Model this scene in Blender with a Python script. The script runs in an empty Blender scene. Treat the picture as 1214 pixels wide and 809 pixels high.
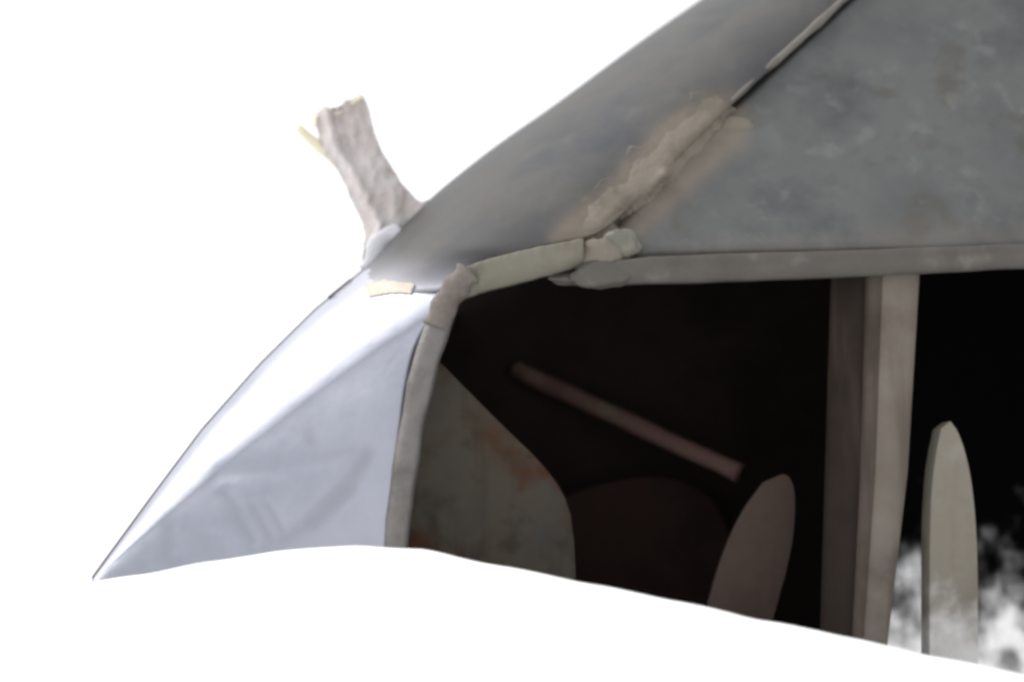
import bpy, bmesh, math, random
from mathutils import Vector, noise
from mathutils.bvhtree import BVHTree

# ------------------------------------------------------------------ camera, sky, sun, exposure
S = bpy.context.scene
COL = S.collection
EYE = 0.42
PITCH = math.radians(8.0)
FPX = 2000.0                                   # focal length in photograph pixels (photo is 1214 wide)
cam_d = bpy.data.cameras.new('camera')
cam = bpy.data.objects.new('camera', cam_d)
COL.objects.link(cam)
cam.location = (0, 0, EYE)
cam.rotation_euler = (math.pi / 2 + PITCH, 0, 0)
cam_d.sensor_width = 36
cam_d.lens = 36 * FPX / 1214
cam_d.clip_start = 0.02
cam_d.clip_end = 5000
cam_d.dof.use_dof = True
cam_d.dof.focus_distance = 2.03
cam_d.dof.aperture_fstop = 1.7
S.camera = cam

SUN_EL, SUN_AZ = math.radians(50), math.radians(-78)      # azimuth from +Y towards +X
W = bpy.data.worlds.new('World')
S.world = W
W.use_nodes = True
nt = W.node_tree
bg = nt.nodes['Background']
sky = nt.nodes.new('ShaderNodeTexSky')
sky.sky_type = 'NISHITA'
sky.sun_disc = False
sky.sun_elevation = SUN_EL
sky.sun_rotation = SUN_AZ
sky.air_density = 1.0
sky.dust_density = 1.5
sky.ozone_density = 1.0
hs = nt.nodes.new('ShaderNodeHueSaturation')              # a white overcast: the clear sky's blue mostly washed out
hs.inputs['Saturation'].default_value = 0.28
nt.links.new(sky.outputs['Color'], hs.inputs['Color'])
veil = nt.nodes.new('ShaderNodeMix')                     # closed cloud cover, even and white to the horizon all round
veil.data_type = 'RGBA'
veil.inputs['Factor'].default_value = 0.7
veil.inputs['B'].default_value = (8.6, 8.7, 8.9, 1)
nt.links.new(hs.outputs['Color'], veil.inputs['A'])
nt.links.new(veil.outputs['Result'], bg.inputs['Color'])
bg.inputs['Strength'].default_value = 0.15
sd = bpy.data.lights.new('sun', 'SUN')
so = bpy.data.objects.new('sun', sd)
COL.objects.link(so)
sd.energy = 3.0
sd.angle = math.radians(50)
sd.color = (1.0, 0.97, 0.93)
sdir = Vector((math.sin(SUN_AZ) * math.cos(SUN_EL), math.cos(SUN_AZ) * math.cos(SUN_EL), math.sin(SUN_EL)))
so.rotation_euler = sdir.to_track_quat('Z', 'Y').to_euler()
so.location = (-3, 0, 5)
vs = S.view_settings
vs.view_transform = 'Standard'
vs.look = 'None'
vs.exposure = 0.1
vs.gamma = 1
vs.use_curve_mapping = False
S.render.engine = 'CYCLES'
S.cycles.filter_width = 3.2
S.cycles.max_bounces = 6
S.cycles.use_denoising = True

# ------------------------------------------------------------------ helpers
random.seed(4)
CP, SP = math.cos(PITCH), math.sin(PITCH)


def P(px, py, Y):
    """point of the place at world depth Y on the sight line of a photograph pixel"""
    a, b = (px - 607) / FPX, (404.5 - py) / FPX
    d = Vector((a, CP - b * SP, SP + b * CP))
    return Vector((0, 0, EYE)) + d * (Y / d.y)


def lerp(a, b, t):
    return a + (b - a) * t


def poly(pts, t):
    """point at fraction t (0..1) of a 2-D polyline by length"""
    L = [math.dist(pts[i], pts[i + 1]) for i in range(len(pts) - 1)]
    s = max(0, min(1, t)) * sum(L)
    for i, l in enumerate(L):
        if s <= l or i == len(L) - 1:
            k = s / l
            return (lerp(pts[i][0], pts[i + 1][0], k), lerp(pts[i][1], pts[i + 1][1], k))
        s -= l


def smooth(pts, n=3):
    """Chaikin corner cutting of a polyline, ends kept"""
    for _ in range(n):
        q = [pts[0]]
        for a, b in zip(pts, pts[1:]):
            q.append(tuple(lerp(x, y, .25) for x, y in zip(a, b)))
            q.append(tuple(lerp(x, y, .75) for x, y in zip(a, b)))
        q.append(pts[-1])
        pts = q
    return pts


def interp(pts, x):
    if x <= pts[0][0]:
        return pts[0][1]
    for (x0, y0), (x1, y1) in zip(pts, pts[1:]):
        if x <= x1:
            k = (x - x0) / (x1 - x0)
            k = k * k * (3 - 2 * k) * .35 + k * .65
            return lerp(y0, y1, k)
    return pts[-1][1]


BASE = Vector((0.1, 2.3, 0.3))


def link_mesh(name, verts, faces, mat, parent=None, shade=True, origin=None):
    o3 = origin if origin is not None else (BASE if parent is not None else Vector())
    me = bpy.data.meshes.new(name)
    me.from_pydata([Vector(v) - o3 for v in verts], [], faces)
    bm = bmesh.new()
    bm.from_mesh(me)
    bmesh.ops.recalc_face_normals(bm, faces=bm.faces)
    bm.to_mesh(me)
    bm.free()
    if shade:
        me.polygons.foreach_set('use_smooth', [True] * len(me.polygons))
    me.materials.append(mat)
    o = bpy.data.objects.new(name, me)
    COL.objects.link(o)
    if parent is not None:
        o.parent = parent
    return o


def grid_faces(nu, nv, wrap=False):
    f = []
    for i in range(nu - 1):
        for j in range(nv if wrap else nv - 1):
            k = (j + 1) % nv
            f.append((i * nv + j, i * nv + k, (i + 1) * nv + k, (i + 1) * nv + j))
    return f


def solidify(o, t, off=-1):
    m = o.modifiers.new('thick', 'SOLIDIFY')
    m.thickness = t
    m.offset = off
    return m


def bevel(o, w, seg=2):
    m = o.modifiers.new('bevel', 'BEVEL')
    m.width = w
    m.segments = seg
    m.limit_method = 'ANGLE'
    m.angle_limit = math.radians(35)


def tube(name, path, radii, mat, parent, n=16, squash=1.0, rough=0.0, origin=None, lump=30):
    """round bar along 3-D points with a radius per point; rough = hand-worked unevenness"""
    V, F = [], []
    up = Vector((0, -1, 0))
    for i, p in enumerate(path):
        a = path[max(0, i - 1)]
        b = path[min(len(path) - 1, i + 1)]
        t = (b - a).normalized()
        s = t.cross(up).normalized()
        u = s.cross(t).normalized()
        for j in range(n):
            th = 2 * math.pi * j / n
            d = s * math.cos(th) + u * math.sin(th) * squash
            q = p + d * radii[i]
            if rough:
                q = q + d * rough * noise.noise(q * lump)
            V.append(q)
    F = grid_faces(len(path), n, True)
    F.append(tuple(range(n))[::-1])
    F.append(tuple((len(path) - 1) * n + j for j in range(n)))
    return link_mesh(name, V, F, mat, parent, origin=origin)


def slab(name, outline, Y, thick, mat, parent, slant=0.0, bev=.002, origin=None, ref=0):
    """plate of real thickness from an outline; slant = metres of depth gained per 1000 px to the right"""
    n = len(outline)
    f = [P(x, y, Y + slant * (x - ref) / 1000) for x, y in outline]
    cen = sum(f, Vector()) / n
    a = Vector((1, slant / 1.0, 0)).normalized()
    nrm = Vector((-a.y, a.x, 0))
    V = f + [p + nrm * thick for p in f]
    F = [tuple(range(n)), tuple(range(n, 2 * n))[::-1]] + [(i, (i + 1) % n, n + (i + 1) % n, n + i) for i in range(n)]
    o = link_mesh(name, V, F, mat, parent, shade=False, origin=origin)
    bevel(o, bev)
    return o


# ------------------------------------------------------------------ materials
def mat(name, cols, rough=.5, metal=0.0, scale=6, bump=.15, spots=None, streak=None, rough_var=.12, bscale=None, spot_at=.62, spot_scale=14, stain=None, foot_haze=None, bare=None, spec=.5):
    """cols: 2-3 colours mixed by cloudy noise; spots: (colour, amount) of small marks; streak: (colour, amount) of runs down the surface"""
    m = bpy.data.materials.new(name)
    m.use_nodes = True
    t = m.node_tree
    N, L = t.nodes, t.links
    b = N['Principled BSDF']
    tc = N.new('ShaderNodeTexCoord')
    n1 = N.new('ShaderNodeTexNoise')
    n1.inputs['Scale'].default_value = scale
    n1.inputs['Detail'].default_value = 8
    n1.inputs['Roughness'].default_value = .62
    L.new(tc.outputs['Object'], n1.inputs['Vector'])
    r = N.new('ShaderNodeValToRGB')
    e = r.color_ramp.elements
    e[0].position, e[1].position = .33, .68
    e[0].color = (*cols[0], 1)
    e[1].color = (*cols[-1], 1)
    if len(cols) == 3:
        x = e.new(.5)
        x.color = (*cols[1], 1)
    L.new(n1.outputs['Fac'], r.inputs['Fac'])
    c = r.outputs['Color']

    def over(c, colour, fac):
        mx = N.new('ShaderNodeMix')
        mx.data_type = 'RGBA'
        L.new(fac, mx.inputs['Factor'])
        L.new(c, mx.inputs['A'])
        mx.inputs['B'].default_value = (*colour, 1)
        return mx.outputs['Result']

    def masked(sock, lo, hi, amt):
        mr = N.new('ShaderNodeMapRange')
        mr.interpolation_type = 'SMOOTHSTEP'
        mr.inputs['From Min'].default_value = lo
        mr.inputs['From Max'].default_value = hi
        mr.inputs['To Max'].default_value = amt
        L.new(sock, mr.inputs['Value'])
        return mr.outputs['Result']
    if spots:
        for k, (colour, amt) in enumerate(spots):
            n2 = N.new('ShaderNodeTexNoise')
            n2.noise_dimensions = '4D'
            n2.inputs['W'].default_value = 3.1 + 5 * k
            n2.inputs['Scale'].default_value = spot_scale * (1 + .7 * k)
            n2.inputs['Detail'].default_value = 5
            L.new(tc.outputs['Object'], n2.inputs['Vector'])
            c = over(c, colour, masked(n2.outputs['Fac'], spot_at - .06, spot_at + .1, amt))
    if streak:
        mp = N.new('ShaderNodeMapping')
        mp.inputs['Scale'].default_value = (30, 30, 3)
        L.new(tc.outputs['Object'], mp.inputs['Vector'])
        n3 = N.new('ShaderNodeTexNoise')
        n3.inputs['Scale'].default_value = 1.4
        n3.inputs['Detail'].default_value = 6
        L.new(mp.outputs['Vector'], n3.inputs['Vector'])
        c = over(c, streak[0], masked(n3.outputs['Fac'], .5, .72, streak[1]))
    if stain:
        at = N.new('ShaderNodeAttribute')
        at.attribute_name = 'stain'
        k = N.new('ShaderNodeMath')
        k.operation = 'MULTIPLY_ADD'
        L.new(n1.outputs['Fac'], k.inputs[0])
        k.inputs[1].default_value = .9
        L.new(at.outputs['Fac'], k.inputs[2])
        if isinstance(stain, list):
            ns_ = N.new('ShaderNodeTexNoise')
            ns_.inputs['Scale'].default_value = 16
            ns_.inputs['Detail'].default_value = 8
            ns_.inputs['Roughness'].default_value = .62
            L.new(tc.outputs['Object'], ns_.inputs['Vector'])
            rs = N.new('ShaderNodeValToRGB')
            es = rs.color_ramp.elements
            es[0].position, es[1].position = .33, .68
            es[0].color, es[1].color = (*stain[0], 1), (*stain[2], 1)
            es.new(.5).color = (*stain[1], 1)
            L.new(ns_.outputs['Fac'], rs.inputs['Fac'])
            mx = N.new('ShaderNodeMix')
            mx.data_type = 'RGBA'
            L.new(masked(k.outputs[0], .55, 1.3, .95), mx.inputs['Factor'])
            L.new(c, mx.inputs['A'])
            L.new(rs.outputs['Color'], mx.inputs['B'])
            c = mx.outputs['Result']
        else:
            c = over(c, stain, masked(k.outputs[0], .6, 1.15, .95))
    if foot_haze:                                    # pale haze washing out the foot, painted into the colour in blotches
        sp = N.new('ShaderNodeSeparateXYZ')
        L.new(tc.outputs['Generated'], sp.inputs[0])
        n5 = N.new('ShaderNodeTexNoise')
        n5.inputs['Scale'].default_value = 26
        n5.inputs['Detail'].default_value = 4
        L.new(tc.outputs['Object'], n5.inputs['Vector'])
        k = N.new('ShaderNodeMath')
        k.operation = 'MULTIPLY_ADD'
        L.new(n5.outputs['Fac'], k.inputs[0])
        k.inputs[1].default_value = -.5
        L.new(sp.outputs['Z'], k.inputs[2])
        c = over(c, (.8, .8, .8), masked(k.outputs[0], foot_haze - .08, foot_haze - .42, .6))
    L.new(c, b.inputs['Base Color'])
    b.inputs['Metallic'].default_value = metal
    b.inputs['Specular IOR Level'].default_value = spec
    mr = N.new('ShaderNodeMapRange')
    mr.inputs['To Min'].default_value = max(.05, rough - rough_var)
    mr.inputs['To Max'].default_value = min(1, rough + rough_var)
    L.new(n1.outputs['Fac'], mr.inputs['Value'])
    L.new(mr.outputs['Result'], b.inputs['Roughness'])
    if bare:
        at = N.new('ShaderNodeAttribute')
        at.attribute_name = 'bare'
        c = over(c, bare, at.outputs['Fac'])
        L.new(c, b.inputs['Base Color'])
        k = N.new('ShaderNodeMapRange')
        L.new(at.outputs['Fac'], k.inputs['Value'])
        k.inputs['To Min'].default_value = metal
        k.inputs['To Max'].default_value = .95
        L.new(k.outputs['Result'], b.inputs['Metallic'])
    n4 = N.new('ShaderNodeTexNoise')
    n4.inputs['Scale'].default_value = bscale or scale * 14
    n4.inputs['Detail'].default_value = 9
    L.new(tc.outputs['Object'], n4.inputs['Vector'])
    bp = N.new('ShaderNodeBump')
    bp.inputs['Strength'].default_value = bump
    bp.inputs['Distance'].default_value = .004
    L.new(n4.outputs['Fac'], bp.inputs['Height'])
    L.new(bp.outputs['Normal'], b.inputs['Normal'])
    return m


RUST = [(.100, .085, .066), (.132, .113, .090), (.155, .135, .109)]
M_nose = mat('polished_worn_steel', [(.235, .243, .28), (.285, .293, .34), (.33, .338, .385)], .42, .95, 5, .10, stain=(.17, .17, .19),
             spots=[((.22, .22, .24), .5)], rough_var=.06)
M_upper = mat('weathered_zinc_sheet', [(.034, .038, .046), (.068, .066, .063), (.048, .048, .054)], .55, .05, 4, .12, spec=.15,
              spots=[((.066, .057, .043), .6), ((.09, .09, .098), .35)], rough_var=.1, stain=RUST, bare=(.28, .28, .31))
M_side = mat('dull_galvanised_sheet', [(.044, .048, .050), (.086, .087, .086), (.062, .065, .066)], .6, .08, 5, .14, spec=.3,
             spots=[((.12, .122, .12), .4), ((.056, .051, .037), .6), ((.15, .15, .145), .4)], spot_scale=11, rough_var=.1, stain=RUST)
M_weld = mat('rusty_weld_metal', [RUST[0], RUST[2], RUST[1]], .7, .05, 16, .5, spec=.3,
             spots=[((.07, .05, .046), .7), ((.13, .125, .10), .4)], spot_scale=20, bscale=90)
M_seamstain = M_weld
M_flange = mat('olive_stained_edge', [(.085, .078, .056), (.14, .13, .10), (.11, .10, .076)], .55, .15, 9, .2,
               spots=[((.09, .07, .05), .5)])
M_lip = mat('dull_grey_edge', [(.052, .045, .037), (.072, .064, .055), (.06, .054, .047)], .6, .15, 9, .2,
            spots=[((.07, .055, .045), .5), ((.15, .145, .13), .5)])
M_rod = mat('worn_grey_bar', [(.088, .078, .072), (.14, .132, .126), (.108, .098, .092)], .45, .4, 14, .25,
            spots=[((.10, .075, .06), .7)], spot_scale=24)
M_knuckle = mat('brown_weld_knuckle', [(.08, .064, .055), (.15, .13, .115), (.105, .085, .075)], .7, .2, 24, .6)
M_plate = mat('rust_spotted_plate', [(.052, .050, .045), (.066, .056, .044), (.058, .044, .030)], .7, .0, 6, .3, spec=.08,
              spots=[((.06, .022, .01), .9), ((.034, .025, .018), .7)], spot_at=.57, spot_scale=13, streak=((.036, .027, .02), .5))
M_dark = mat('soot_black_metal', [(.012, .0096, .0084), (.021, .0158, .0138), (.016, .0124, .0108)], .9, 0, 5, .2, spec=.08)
M_dark_red = mat('dark_rust_primer', [(.021, .0125, .011), (.031, .0175, .0155), (.026, .015, .0132)], .85, 0, 8, .2, spec=.08)
M_bar = mat('red_brown_rusty_bar', [(.115, .066, .057), (.15, .093, .081), (.132, .079, .069)], .75, 0, 12, .3, spec=.08,
            spots=[((.16, .14, .10), .6)])
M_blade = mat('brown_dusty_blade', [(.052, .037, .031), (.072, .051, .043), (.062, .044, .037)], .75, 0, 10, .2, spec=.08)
M_blade_pale = mat('pale_blade_hazed_foot', [(.145, .128, .104), (.19, .172, .142), (.168, .15, .123)], .7, 0, 9, .2, spec=.08,
                   spots=[((.22, .19, .15), .5), ((.24, .23, .21), .4)], streak=((.13, .112, .088), .4), foot_haze=.36)
M_post = mat('brown_post_shaded', [(.018, .0132, .0108), (.027, .0198, .0166), (.022, .016, .0134)], .7, 0, 7, .2, spec=.08, streak=((.05, .038, .033), .6))
M_post_face = mat('pale_post_lit', [(.105, .088, .071), (.145, .126, .106), (.125, .107, .088)], .65, 0, 9, .2, spec=.08,
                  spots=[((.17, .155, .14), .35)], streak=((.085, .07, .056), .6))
M_stub = mat('grey_brown_stub', [(.34, .30, .285), (.46, .42, .405), (.50, .47, .47)], .75, 0, 18, .9,
             spots=[((.30, .25, .225), .5)], bscale=70)
M_splinter = mat('yellowish_splinter', [(.60, .56, .40), (.68, .64, .48), (.64, .61, .48)], .8, 0, 30, .4)
M_solder = mat('pale_solder', [(.42, .42, .44), (.52, .52, .55), (.47, .47, .50)], .5, .1, 20, .4)
M_tan = mat('tan_patch', [(.40, .33, .24), (.43, .385, .32), (.40, .38, .36)], .5, 0, 20, .2)
M_ground = mat('white_ground', [(.90, .90, .90), (.92, .92, .92), (.94, .94, .94)], .9, 0, 3, .05)


def pane_material():
    """window glass, near black above, see-through in blotches towards its foot"""
    m = bpy.data.materials.new('blotchy_dark_glass')
    m.use_nodes = True
    t = m.node_tree
    N, L = t.nodes, t.links
    out = N['Material Output']
    N.remove(N['Principled BSDF'])
    tc = N.new('ShaderNodeTexCoord')
    sep = N.new('ShaderNodeSeparateXYZ')
    L.new(tc.outputs['Generated'], sep.inputs[0])
    mp = N.new('ShaderNodeMapping')
    mp.inputs['Scale'].default_value = (1.0, 1.0, .9)
    L.new(tc.outputs['Object'], mp.inputs['Vector'])
    n = N.new('ShaderNodeTexNoise')
    n.inputs['Scale'].default_value = 19
    n.inputs['Detail'].default_value = 2
    n.inputs['Roughness'].default_value = .55
    L.new(mp.outputs['Vector'], n.inputs['Vector'])
    mp2 = N.new('ShaderNodeMapping')
    mp2.inputs['Scale'].default_value = (34, 34, 2.5)
    L.new(tc.outputs['Object'], mp2.inputs['Vector'])
    n2 = N.new('ShaderNodeTexNoise')
    n2.inputs['Scale'].default_value = 2
    n2.inputs['Detail'].default_value = 3
    L.new(mp2.outputs['Vector'], n2.inputs['Vector'])

    def math_(op, a, b):
        k = N.new('ShaderNodeMath')
        k.operation = op
        for i, v in enumerate((a, b)):
            if isinstance(v, (int, float)):
                k.inputs[i].default_value = v
            else:
                L.new(v, k.inputs[i])
        return k.outputs[0]
    # clear = noise + (foot - height)
    h = math_('SUBTRACT', PANE_MID, sep.outputs['Z'])
    h = math_('MULTIPLY', h, PANE_SLOPE)
    v = math_('ADD', math_('ADD', math_('MULTIPLY', n.outputs['Fac'], 1.3), math_('MULTIPLY', n2.outputs['Fac'], .2)), h)
    mr = N.new('ShaderNodeMapRange')
    mr.interpolation_type = 'SMOOTHSTEP'
    mr.inputs['From Min'].default_value = .62
    mr.inputs['From Max'].default_value = 1.4
    mr.inputs['To Min'].default_value = 0.0
    mr.inputs['To Max'].default_value = .72
    L.new(v, mr.inputs['Value'])
    opaque = N.new('ShaderNodeBsdfDiffuse')  # near-black share of the glass
    opaque.inputs['Color'].default_value = (.008, .008, .008, 1)
    tr = N.new('ShaderNodeBsdfTransparent')
    mx = N.new('ShaderNodeMixShader')
    L.new(mr.outputs['Result'], mx.inputs[0])
    L.new(opaque.outputs[0], mx.inputs[1])
    L.new(tr.outputs[0], mx.inputs[2])
    L.new(mx.outputs[0], out.inputs['Surface'])
    return m


PANE_MID, PANE_SLOPE = .45, 2.1

# ------------------------------------------------------------------ ground: white, heaped up along the foot of the hood
CREST = [(-600, 770), (-100, 745), (107, 692), (180, 681), (260, 666), (340, 653), (430, 647), (500, 652), (600, 672), (700, 692), (800, 713),
         (900, 735), (1000, 756), (1100, 779), (1214, 802), (1400, 830), (2000, 870)]
CY = 1.90


def crest_z(x):
    px = 607 + x * FPX / (CY / CP)            # near enough for the crest line
    py = interp(CREST, px)
    return P(px, py, CY).z


def ground_z(x, y):
    z0 = crest_z(x)
    if y < CY:
        d = CY - y
        z = z0 - .62 * d * d / (d + .45)
    else:
        d = y - CY
        z = z0 - .30 * d * d / (d + .06)
    far = max(0.0, min(1.0, (math.hypot(x - .1, y - 2.2) - 1.0) / 2.5))
    far = far * far * (3 - 2 * far)
    z = lerp(max(z, 0.0 if far > 0 or y < CY else -.2), 0.0, far)
    z += .0016 * noise.noise(Vector((x * 16, 3, 1))) * (1 if abs(y - CY) < .3 else 0)
    return z + .004 * noise.noise(Vector((x * 3, y * 3, 0))) * (1 if abs(y - CY) > .08 else 0)


xs = [-3000, -800, -200, -60, -20, -8, -4, -2.5, -1.8, -1.3] + [-1.1 + .0125 * i for i in range(185)] + [1.5, 2, 2.6, 4, 8, 20, 60, 200, 800, 3000]
ys = [-3000, -800, -200, -60, -20, -6, -2, -.5, 0, .4, .8, 1.1, 1.35, 1.5, 1.6, 1.7, 1.76, 1.8, 1.83, 1.85, 1.865, 1.88, 1.89, 1.9, 1.91, 1.92, 1.93, 1.945, 1.96, 1.98,
      2.0, 2.05, 2.1, 2.2, 2.3, 2.45, 2.6, 2.8, 3, 3.3, 3.7, 4.2, 5, 7, 12, 25, 60, 200, 800, 3000]
V = [(x, y, ground_z(x, y)) for x in xs for y in ys]
g = link_mesh('ground', V, grid_faces(len(xs), len(ys)), M_ground)
g['kind'] = 'structure'

# ------------------------------------------------------------------ the hood
hood = bpy.data.objects.new('metal_hood', None)
COL.objects.link(hood)
hood.location = BASE
hood['label'] = 'weathered grey sheet metal hood with rusty weld seam and wide black opening'
hood['category'] = 'metal hood'

TIP = (107, 690)
SIL = [(107, 690), (180, 590), (240, 510), (310, 431), (375, 367), (432, 320)]
R_EDGE = smooth([(452, 830), (455, 645), (470, 540), (484, 430), (503, 385), (532, 352), (515, 316), (468, 300), (432, 320)], 3)
CREASES = [((262, 562), (330, 556), 9, .0028), ((330, 556), (420, 535), 9, .0022), ((268, 586), (282, 604), 6, .004), ((282, 604), (300, 640), 7, .004),
           ((300, 600), (322, 640), 7, .0035), ((318, 598), (336, 632), 6, .003), ((372, 616), (412, 578), 11, .005), ((412, 578), (436, 540), 11, .003),
           ((220, 628), (260, 638), 8, .0025), ((336, 640), (372, 616), 12, .003), ((205, 625), (205, 650), 8, .003)]


def crease(px, py):
    d = 0
    for a, b, w, amp in CREASES:
        ax, ay = b[0] - a[0], b[1] - a[1]
        t = max(0, min(1, ((px - a[0]) * ax + (py - a[1]) * ay) / (ax * ax + ay * ay)))
        q = math.hypot(px - a[0] - ax * t, py - a[1] - ay * t)
        d = max(d, .65 * amp * math.exp(-(q / (1.3 * w)) ** 2))
    return d


def arc(w, p):
    return 1 - (1 - min(1, w) ** p) ** (1 / p)


NT, NW = 90, 110
SILX = SIL + [(500, 243), (560, 194)]


def seg_dist(px, py, a, b):
    ax, ay = b[0] - a[0], b[1] - a[1]
    t = max(0, min(1, ((px - a[0]) * ax + (py - a[1]) * ay) / (ax * ax + ay * ay)))
    return math.hypot(px - a[0] - ax * t, py - a[1] - ay * t)



def nose_point(w, t, back=False):
    r = poly(R_EDGE, w)
    s = poly(SIL, t)
    lx, ly = lerp(TIP[0], SIL[-1][0], t), lerp(TIP[1], SIL[-1][1], t)
    px = lerp(TIP[0], r[0], t) + (s[0] - lx) * w ** 2
    py = lerp(TIP[1], r[1], t) + (s[1] - ly) * w ** 2
    D = (14 + 235 * t) * 1.2                            # rounding along the nose's outer edge, in mm
    d = min(seg_dist(px, py, SILX[k], SILX[k + 1]) for k in range(len(SILX) - 1))
    q = max(0.0, 1 - d / D) ** 1.3
    R = D / 1200
    a = (1 - math.sqrt(max(0.0, 1 - q * q))) * R
    Y = 1.985 + .06 * (1 - t)
    if back:
        return P(px, py, Y + 2 * R - a)
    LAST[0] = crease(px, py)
    return P(px, py, Y + a + LAST[0])


V = []
DIRT, LAST = {}, [0]
for i in range(NT):
    t = lerp(.004, 1, i / (NT - 1))
    for j in range(NW):
        w = 1 - (1 - j / (NW - 1)) ** 2
        V.append(nose_point(w, t))
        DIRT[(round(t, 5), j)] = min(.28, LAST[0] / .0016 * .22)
    for j in range(30):
        w = 1 - ((j + 1) / 30) ** 2
        V.append(nose_point(w, t, True))
nose = link_mesh('nose_panel', V, grid_faces(NT, NW + 30), M_nose, hood)
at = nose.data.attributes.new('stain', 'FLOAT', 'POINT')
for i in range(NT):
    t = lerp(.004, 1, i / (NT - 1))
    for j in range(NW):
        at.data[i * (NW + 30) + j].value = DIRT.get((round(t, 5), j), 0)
nose['label'] = 'shiny pale steel nose panel with dents near its foot'
solidify(nose, .003)
nose_bvh = BVHTree.FromPolygons([Vector(v) for v in V], grid_faces(NT, NW + 30))

path = [nose_point(1.0, lerp(.01, 1, k / 60)) for k in range(61)]
tube('edge_bead', path, [.0022] * 61, mat('dark_edge_bead', [(.03, .025, .03), (.06, .05, .06)], .6, .2, 10, .2), hood, n=8)

# upper panel: from the nose up to the ridge, rolling over to the back of the hood
USIL = smooth([(390, 354), (412, 336), (432, 320), (500, 243), (560, 194), (600, 164), (650, 130), (700, 93), (760, 48), (830, 0), (900, -48), (975, -98)], 2)
UB = smooth([(518, 345), (548, 325), (600, 303), (650, 289), (700, 281), (730, 262), (790, 200), (862, 128), (930, 66), (1003, 0), (1060, -52), (1112, -98)], 1)


def lean(py):
    return 2.0 + .62 * max(0, 300 - py) / 1000


NU, NV = 90, 60
V = []


def upper_point(u, v, back=False):
    b, s = poly(UB, u), poly(USIL, u)
    px, py = lerp(b[0], s[0], v), lerp(b[1], s[1], v)
    R = lerp(.29, .34, u)
    a = arc(v, 2.1) * R
    Yb = lean(b[1]) - .008 + .008 * max(0, 1 - u * 9)
    dent = .004 * noise.noise(Vector((px * .012, py * .012, 3))) * (1 - v)
    if back:
        return P(px, py, Yb + 2 * R - a)
    f = max(0.0, 1 - u * 5)
    f = f * f * (3 - 2 * f)
    d = min(seg_dist(px, py, SILX[k], SILX[k + 1]) for k in range(len(SILX) - 1))
    fr = max(0.0, min(1.0, ((px - TIP[0]) * 325 + (TIP[1] - py) * 370) / (325 ** 2 + 370 ** 2)))
    D = (14 + 235 * fr) * 1.2
    q = max(0.0, 1 - d / D) ** 1.3
    Yn = 1.985 + .06 * (1 - fr) + (1 - math.sqrt(max(0.0, 1 - q * q))) * D / 1200 - .006
    return P(px, py, lerp(Yb + a + dent, Yn, f))


for i in range(NU):
    u = i / (NU - 1)
    for j in range(NV):
        V.append(upper_point(u, math.sin(j / (NV - 1) * math.pi / 2)))
    for j in range(30):
        V.append(upper_point(u, math.cos((j + 1) / 30 * math.pi / 2), True))
upper = link_mesh('upper_panel', V, grid_faces(NU, NV + 30), M_upper, hood)
solidify(upper, .003)
upper_bvh = BVHTree.FromPolygons([Vector(v) for v in V], grid_faces(NU, NV + 30))

# side panel right of the seam, leaning back, with shallow dents
SL = [(690, 330), (712, 300), (740, 262), (795, 205), (868, 132), (935, 70), (1008, 4), (1066, -50), (1118, -98)]
V = []
NI, NJ = 60, 60
for i in range(NI):
    a = poly(SL, i / (NI - 1))
    for j in range(NJ):
        k = j / (NJ - 1)
        # lower rim runs almost level; the panel goes on past the right of the picture
        low = lerp(306, 284, k)
        px = lerp(a[0], 1420, k)
        py = lerp(min(a[1], 306), a[1] - 22 * k if a[1] < 300 else low, k) if a[1] < 306 else low
        Y = lean(py) + .012 + .010 * noise.noise(Vector((px * .006, py * .008, 9))) * min(1, (306 - py) / 60 if py < 306 else 0)
        V.append(P(px, py, Y))
side = link_mesh('side_panel', V, grid_faces(NI, NJ), M_side, hood)
side['label'] = 'flat dull grey side panel with pale specks'
solidify(side, .003, 1)
side_bvh = BVHTree.FromPolygons([Vector(v) for v in V], grid_faces(NI, NJ))



def rust_stain(o):
    """rust that has run from the weld into the sheets beside it"""
    line = [(694, 296), (722, 266), (765, 222), (810, 178), (848, 148)]
    pts = [poly(line, k / 60) for k in range(61)]
    at = o.data.attributes.new('stain', 'FLOAT', 'POINT')
    for i, v in enumerate(o.data.vertices):
        q = v.co + BASE - Vector((0, 0, EYE))
        f = q.y * CP + q.z * SP
        px, py = 607 + FPX * q.x / f, 404.5 - FPX * (q.z * CP - q.y * SP) / f
        d = min(math.hypot(px - a, py - b) for a, b in pts) if q.y < 1.98 + .3 else 999
        rim = .42 * math.exp(-((py - (336 - .075 * (px - 540) if px > 690 else 362 - .36 * (px - 540) - 8)) / 34) ** 2) if px > 540 and q.y < 2.2 else 0
        at.data[i].value = max(rim, math.exp(-(max(0, d - 16) / 27) ** 2))


rust_stain(upper)
at = upper.data.attributes.new('bare', 'FLOAT', 'POINT')    # zinc worn off towards the lower left tip: bright steel
for i in range(NU):
    for j in range(NV + 30):
        k = max(0.0, 1 - (i / (NU - 1)) / .13)
        at.data[i * (NV + 30) + j].value = k * k * (3 - 2 * k)
rust_stain(side)
EYEV = Vector((0, 0, EYE))


def on(bvhs, px, py, off=0.0):
    """point of the built sheet under a sight line, moved out from it by off"""
    d = (P(px, py, 2.0) - EYEV).normalized()
    best = None
    for b in bvhs:
        h = b.ray_cast(EYEV, d)
        if h[0] is not None and (best is None or h[3] < best):
            best = h[3]
    if best is None:
        best = 2.1
    return EYEV + d * (best - off)


ALL = [nose_bvh, upper_bvh, side_bvh]

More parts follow.
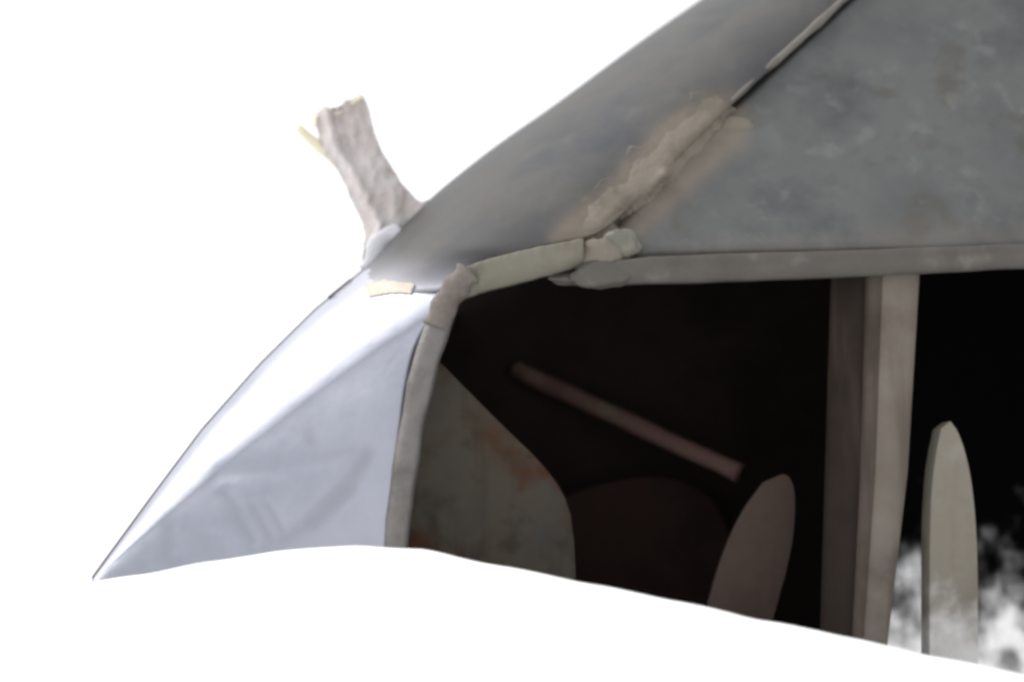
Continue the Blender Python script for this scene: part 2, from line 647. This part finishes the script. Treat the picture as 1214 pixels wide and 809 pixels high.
# rolled edge of the upper panel above the seam
path = [P(x, y, lean(y) - .004) for x, y in smooth([(850, 136), (900, 90), (950, 46), (1003, -3), (1060, -55), (1110, -99)], 2)]
tube('rolled_edge', path, [min(.0052, .0015 + .0005 * i) for i in range(len(path))], mat('rolled_sheet_edge', [(.085, .075, .062), (.125, .117, .104), (.105, .096, .082)], .5, .2, 12, .2), hood, rough=.003)

# weld seam: lumpy ribbon of rusty metal over the joint
SEAM = smooth([(694, 300), (722, 262), (765, 222), (810, 178), (846, 146), (862, 122)], 2)
WID = [(0, 34), (.15, 38), (.4, 38), (.7, 38), (.9, 38), (1, 26)]
V = []
ns, nw = 90, 30
dep, lift, pix = {}, {}, {}
for i in range(ns):
    s = i / (ns - 1)
    a, b = poly(SEAM, max(0, s - .02)), poly(SEAM, min(1, s + .02))
    c = poly(SEAM, s)
    l = math.hypot(b[0] - a[0], b[1] - a[1])
    nx, ny = -(b[1] - a[1]) / l, (b[0] - a[0]) / l
    hw = interp(WID, s)
    for j in range(nw):
        q = j / (nw - 1) * 2 - 1
        edge = hw * (1 + .45 * noise.noise(Vector((s * 9, 4 if q > 0 else 8, 0))) + .15 * noise.noise(Vector((s * 30, 2 if q > 0 else 6, 0))))
        px, py = c[0] + nx * q * edge, c[1] + ny * q * edge
        prof = max(0, 1 - abs(q) ** 2.2) ** .7 * math.sin(math.pi * min(1, max(0, s * .94 + .03))) ** .3
        bead = .5 + .5 * math.sin(s * 95 + q * 2.2 + 2.5 * noise.noise(Vector((s * 6, q, 1))))
        lump = .007 + .0022 * bead * (.4 + .6 * noise.noise(Vector((s * 8, q * 2, 5)))) + .004 * noise.noise(Vector((px * .03, py * .03, 0)))
        prof = (1 - q * q) ** 1.3 * math.sin(math.pi * min(1, max(0, s * .94 + .03))) ** .3
        lift[(i, j)] = prof * lump * .62 - .0015
        pix[(i, j)] = (px, py)
        h = on(ALL, px, py).y if py < 300 else 2.0
        dep[(i, j)] = h if abs(h - lean(min(py, 300))) < .03 else lean(min(py, 300)) + .004
for _ in range(6):
    dep = {(i, j): (2 * dep[(i, j)] + dep[(i, max(0, j - 1))] + dep[(i, min(nw - 1, j + 1))]) / 4 for i, j in dep}
V = [P(*pix[(i, j)], dep[(i, j)] - lift[(i, j)]) for i in range(ns) for j in range(nw)]
seam = link_mesh('weld_seam', V, grid_faces(ns, nw), M_weld, hood)
seam['label'] = 'lumpy brown rusty weld seam'

# lumps where seam and lower rim meet
def blob(name, px, py, Y, r, material, sq=(1, 1, 1), seed=0):
    bm = bmesh.new()
    bmesh.ops.create_icosphere(bm, subdivisions=4, radius=1)
    c = P(px, py, Y)
    for v in bm.verts:
        k = 1 + .22 * noise.noise(v.co * 1.3 + Vector((seed, 0, 0))) + .10 * noise.noise(v.co * 5 + Vector((seed, 3, 0)))
        v.co = Vector((v.co.x * sq[0], v.co.y * sq[1], v.co.z * sq[2])) * (r * k)
    vs_ = [c + v.co for v in bm.verts]
    fs = [tuple(v.index for v in f.verts) for f in bm.faces]
    bm.free()
    return link_mesh(name, vs_, fs, material, hood)


blob('weld_lump', 711, 302, 2.001, .021, M_weld, (1.2, .45, 1.0), 2)
blob('weld_lump', 735, 290, 2.006, .021, mat('grey_green_weld', [(.115, .108, .085), (.148, .142, .115), (.11, .095, .075)], .6, .1, 20, .4), (1.2, .45, .9), 5)
blob('weld_lump', 712, 326, 1.998, .022, M_lip, (1.7, .5, .8), 9)
blob('weld_lump', 680, 330, 2.02, .013, M_lip, (2.2, .6, .7), 11)
blob('weld_lump', 872, 150, 2.106, .017, M_weld, (1.4, .25, .8), 13)


# lower rim: folded sheet edges with real depth
def rim(name, top, bot, Yt, Yb, depth, material, n=60, rough=.002):
    V = []
    for i in range(n):
        s = i / (n - 1)
        a, b = poly(top, s), poly(bot, s)
        yt = lerp(Yt[0], Yt[1], s)
        yb = lerp(Yb[0], Yb[1], s)
        w = rough * noise.noise(Vector((s * 14, 1, depth)))
        ring = []
        for k in range(7):                      # front face, slightly convex
            q = k / 6
            bul = .006 * math.sin(math.pi * q)
            ring.append(P(lerp(a[0], b[0], q), lerp(a[1], b[1], q) + w * 600, lerp(yt, yb, q) - bul + w))
        ring.append(ring[-1] + Vector((0, depth, .004)))
        ring.append(ring[0] + Vector((0, depth, 0)))
        V += ring
    F = grid_faces(n, 9, True) + [tuple(range(9)), tuple((n - 1) * 9 + k for k in range(9))]
    o = link_mesh(name, V, F, material, hood)
    m = o.modifiers.new('bevel', 'BEVEL')
    m.width = .002
    m.segments = 2
    m.limit_method = 'ANGLE'
    m.angle_limit = math.radians(40)
    return o


r1 = rim('rim_strip', smooth([(532, 326), (560, 312), (620, 296), (692, 282)], 2), smooth([(536, 366), (556, 350), (620, 335), (692, 315)], 2), (2.0, 1.985), (2.01, 2.0), .03, M_flange)
r1['label'] = 'olive stained rim strip above the corner of the opening'
r2 = rim('rim_strip', smooth([(690, 312), (800, 302), (1000, 297), (1214, 289), (1420, 281)], 1), smooth([(696, 330), (716, 338), (800, 336), (1000, 329), (1214, 318), (1420, 308)], 1),
         (1.993, 1.993), (2.0, 2.0), .03, M_lip, 120)
r2['label'] = 'long dull grey rim strip along the top of the opening'

# jamb bar between nose panel and opening, with a lumpy knuckle at its top
JP = smooth([(470, 860), (469, 645), (478, 570), (493, 480), (507, 420), (520, 385), (532, 352)], 2)
JR = [.0125] * len(JP)
path = [P(x, y, lerp(1.985, 2.0, i / len(JP))) for i, (x, y) in enumerate(JP)]
rr = [lerp(.0145, .0155, i / len(JP)) for i in range(len(JP))]
tube('jamb_bar', path, rr, M_rod, hood, squash=.8, rough=.003)
path = [P(x, y, 1.992) for x, y in smooth([(516, 388), (526, 362), (541, 338), (556, 322)], 2)]
tube('knuckle', path, [.0155 + .002 * math.sin(i * 1.5) for i in range(len(path))], M_knuckle, hood, squash=.8, rough=.003, lump=45)
# tan patch stuck on the nose just below the upper panel
V = []
PT = [(433, 337), (455, 332), (492, 337)]
PB = [(438, 352), (460, 348), (488, 348)]
for i in range(24):
    a, b = poly(PT, i / 23), poly(PB, i / 23)
    for j in range(10):
        k = j / 9
        V.append(on(ALL, lerp(a[0], b[0], k) + 1.5 * noise.noise(Vector((i * .4, j * .5, 2))), lerp(a[1], b[1], k) + 2 * noise.noise(Vector((i * .5, j * .3, 0))), .0015))
pt = link_mesh('patch', V, grid_faces(24, 10), M_tan, hood)
pt['label'] = 'small tan patch above the bright nose'
solidify(pt, .0008, 0)

# ---- broken stub standing on the shoulder
ROWS = [  # left and right edge along the stub, from its foot up
    ((430, 318), (512, 236)), ((431, 300), (500, 240)), ((433, 280), (493, 236)), ((430, 264), (486, 228)), ((422, 248), (476, 218)), ((413, 230), (470, 208)),
    ((407, 214), (464, 198)), ((399, 200), (456, 186)), ((386, 184), (450, 174)), ((380, 170), (445, 160)), ((377, 156), (441, 145)), ((373, 143), (438, 130)), ((373, 132), (430, 113))]
ny, nx_ = 48, 26
V = []
YS = 2.27
for i in range(ny):
    f = i / (ny - 1) * (len(ROWS) - 1)
    k = min(int(f), len(ROWS) - 2)
    f -= k
    L0 = [lerp(ROWS[k][0][c], ROWS[k + 1][0][c], f) for c in (0, 1)]
    R0 = [lerp(ROWS[k][1][c], ROWS[k + 1][1][c], f) for c in (0, 1)]
    h = i / (ny - 1)
    ring = []
    for side_ in (0, 1):
        for j in range(nx_):
            q = j / (nx_ - 1)
            if side_:
                q = 1 - q
            px, py = lerp(L0[0], R0[0], q), lerp(L0[1], R0[1], q)
            if i == ny - 1:
                py += 9 * math.exp(-((q - .45) / .12) ** 2) + 4 * noise.noise(Vector((q * 7, 0, 0)))
            n_ = 2.2 * noise.noise(Vector((px * .06, py * .06, side_))) + 1.6 * noise.noise(Vector((px * .2, py * .2, side_)))
            fold = -.016 * math.exp(-((q - .28) / .12) ** 2) + .015 * math.exp(-((q - .45 + .1 * h) / .13) ** 2) * min(1, max(0, h - .35) * 3) - .014 * math.sin(math.pi * q)
            th = lerp(.05, .010, min(1, h * 1.8)) * (math.sin(math.pi * q) ** .5 if 0 < q < 1 else 0)
            Y = YS + lerp(.012, 0, h) + fold * (1 if not side_ else .6) + (th if side_ else 0) + .006 * noise.noise(Vector((px * .05, py * .03, 7 + side_))) + .004 * noise.noise(Vector((px * .13, py * .07, 3 + side_)))
            ring.append(P(px + n_, py + n_ * .6, Y))
    V += ring
F = grid_faces(ny, 2 * nx_, True)
last = (ny - 1) * 2 * nx_
for j in range(nx_ - 1):
    F.append((last + j, last + j + 1, last + 2 * nx_ - 2 - j, last + 2 * nx_ - 1 - j))
stub = link_mesh('stub', V, F, M_stub, hood)
stub['label'] = 'broken grey brown stub standing on the shoulder'
path = [P(x, y, YS + .006 + .0003 * (x - 353)) for x, y in smooth([(412, 200), (404, 192), (391, 181), (378, 172), (363, 161), (353, 151)], 2)]
tube('splinter', path, [lerp(.012, .0045, (i / (len(path) - 1)) ** 1.2) for i in range(len(path))], M_splinter, stub, n=10, rough=.003, squash=.6)
path = [P(x, y, YS - .004) for x, y in smooth([(374, 150), (374, 137), (385, 130), (400, 136), (415, 124), (430, 115)], 2)]
tube('torn_edge', path, [.003] * len(path), M_splinter, stub, n=8, rough=.003)
path = [P(x, y, YS - .016) for x, y in smooth([(440, 322), (446, 300), (456, 284), (474, 270)], 2)]
tube('solder', path, [.017 + .003 * math.sin(k * 1.1) - .0009 * max(0, k - 4) for k in range(len(path))], M_solder, hood, rough=.009, squash=.35, lump=45)

# ------------------------------------------------------------------ inside the hood
BY = 2.60
# back wall in two sheets, leaving the window opening behind the right bay
def rect(name, x0, x1, y0, y1, Y, thick, material, parent=hood):
    return slab(name, [(x0, y0), (x1, y0), (x1, y1), (x0, y1)], Y, thick, material, parent, bev=.001)


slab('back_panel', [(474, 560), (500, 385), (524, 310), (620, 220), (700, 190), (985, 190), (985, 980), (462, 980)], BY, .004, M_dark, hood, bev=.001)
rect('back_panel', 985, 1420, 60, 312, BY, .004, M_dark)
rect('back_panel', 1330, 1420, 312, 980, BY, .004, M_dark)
slab('roof_panel', [(600, 200), (985, 200), (985, -98), (880, -20), (700, 110)], BY + .0, .004, M_side, hood, bev=.001)
V = [P(1118, -98, lean(-98)), P(1420, -120, lean(-120)), P(1420, -60, BY), P(900, -60, BY)]
tp = link_mesh('top_panel', V, [(0, 1, 2, 3)], M_side, hood, shade=False)
solidify(tp, .003)
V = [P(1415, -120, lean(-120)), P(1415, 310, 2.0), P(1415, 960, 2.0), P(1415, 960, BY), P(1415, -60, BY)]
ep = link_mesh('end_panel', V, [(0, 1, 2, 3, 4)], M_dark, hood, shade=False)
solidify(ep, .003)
rect('back_panel', 985, 1420, -60, 60, BY, .004, M_side)

V = []
for k in range(40):                             # the hood's rear skirt: from the nose's back edge to the back wall
    p = nose_point(k / 39 * .8, 1.0, True)
    V += [p, p + Vector((.012, BY + .003 - p.y, 0))]
sk = link_mesh('rear_skirt', V, grid_faces(40, 2), M_side, hood)
solidify(sk, .003, 0)
pane = rect('window_pane', 985, 1330, 312, 900, BY + .002, .004, pane_material())
pane['label'] = 'black window pane, see-through in blotches near its foot'

# divider between dark bay and the right bay runs back from the post
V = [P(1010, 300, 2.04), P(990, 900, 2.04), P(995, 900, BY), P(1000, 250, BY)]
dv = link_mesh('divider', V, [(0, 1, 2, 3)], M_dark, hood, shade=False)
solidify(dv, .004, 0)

# rust-spotted plate behind the jamb
pl = slab('inner_plate', smooth([(480, 400), (517, 424), (560, 468), (600, 508), (640, 546), (668, 582), (680, 620), (684, 700), (684, 860), (470, 860), (460, 500)], 1), 2.12, .006,
          M_plate, hood, slant=.25, ref=560)
pl['label'] = 'grey inner plate spotted with rust'
rb = slab('gusset', smooth([(668, 590), (720, 570), (800, 562), (860, 600), (872, 700), (868, 900), (668, 900)], 2), 2.50, .01, M_dark_red, hood)
# slanting bar fixed to the back wall
path = [P(lerp(612, 876, k / 12), lerp(439, 561, k / 12), lerp(2.585, 2.36, k / 12)) for k in range(13)]
br = tube('slanting_bar', path, [.013] * 13, M_bar, hood, rough=.003)
br['label'] = 'slanting red brown bar in the dark bay'

# post between the bays: rounded body, its turn from shade to light painted as three toned strips
PL = [(986, 300), (985, 330), (978, 560), (972, 760), (968, 900)]
PM = [(1034, 300), (1032, 330), (1026, 560), (1016, 760), (1008, 900)]
PRr = [(1091, 300), (1090, 326), (1076, 560), (1052, 765), (1036, 900)]
V = []
n = 40
for i in range(n):
    s = i / (n - 1)
    l, m_, r = poly(PL, s), poly(PM, s), poly(PRr, s)
    ring = []
    for k in range(9):
        q = k / 8
        ring.append(P(lerp(l[0], m_[0] + 6, q), lerp(l[1], m_[1], q), 2.058 - .03 * math.sin(q * math.pi / 2)))
    ring.append(P(m_[0] + 6, m_[1], 2.12))
    ring.append(P(l[0], l[1], 2.12))
    V += ring
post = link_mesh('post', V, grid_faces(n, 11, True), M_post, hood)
post['label'] = 'brown upright post dividing the opening'
V = []
for i in range(n):
    s = i / (n - 1)
    m_, r = poly(PM, s), poly(PRr, s)
    ring = []
    for k in range(7):
        q = k / 6
        ring.append(P(lerp(m_[0], r[0], q), lerp(m_[1], r[1], q), 2.022 - .008 * math.sin(math.pi * q) + .006 * q))
    ring.append(P(r[0], r[1], 2.034))
    ring.append(P(m_[0], m_[1], 2.034))
    V += ring
V2 = []
for i in range(n):
    s = i / (n - 1)
    m_, r = poly(PM, s), poly(PRr, s)
    ring = []
    for k in range(5):
        q = k / 4 * .36
        ring.append(P(lerp(m_[0] - 6, r[0], q), m_[1], 2.020 - .006 * math.sin(math.pi * k / 4)))
    ring.append(P(lerp(m_[0], r[0], .36), r[1], 2.0218))
    ring.append(P(m_[0] - 6, m_[1], 2.0238))
    V2 += ring
edge = link_mesh('half_lit_strip', V2, grid_faces(n, 7, True), mat('brown_post_half_lit', [(.048, .038, .031), (.075, .060, .050), (.062, .049, .041)], .7, 0, 9, .2, spec=.08, streak=((.03, .023, .019), .5)), post)
strip = link_mesh('lit_strip', V, grid_faces(n, 9, True), M_post_face, post)

# ---- two leaf-shaped blades standing in the ground inside the hood
def blade(label, outline, Y, thick, material, slant):
    xs_ = [p[0] for p in outline]
    foot = P(sum(xs_) / len(xs_), max(p[1] for p in outline), Y)
    o = slab('leaf_blade', outline, Y, thick, material, None, slant=slant, ref=outline[0][0], bev=.003, origin=foot)
    o.location = foot
    o['label'] = label
    o['category'] = 'blade'
    o['group'] = 'leaf-shaped blades standing inside the hood'
    return o


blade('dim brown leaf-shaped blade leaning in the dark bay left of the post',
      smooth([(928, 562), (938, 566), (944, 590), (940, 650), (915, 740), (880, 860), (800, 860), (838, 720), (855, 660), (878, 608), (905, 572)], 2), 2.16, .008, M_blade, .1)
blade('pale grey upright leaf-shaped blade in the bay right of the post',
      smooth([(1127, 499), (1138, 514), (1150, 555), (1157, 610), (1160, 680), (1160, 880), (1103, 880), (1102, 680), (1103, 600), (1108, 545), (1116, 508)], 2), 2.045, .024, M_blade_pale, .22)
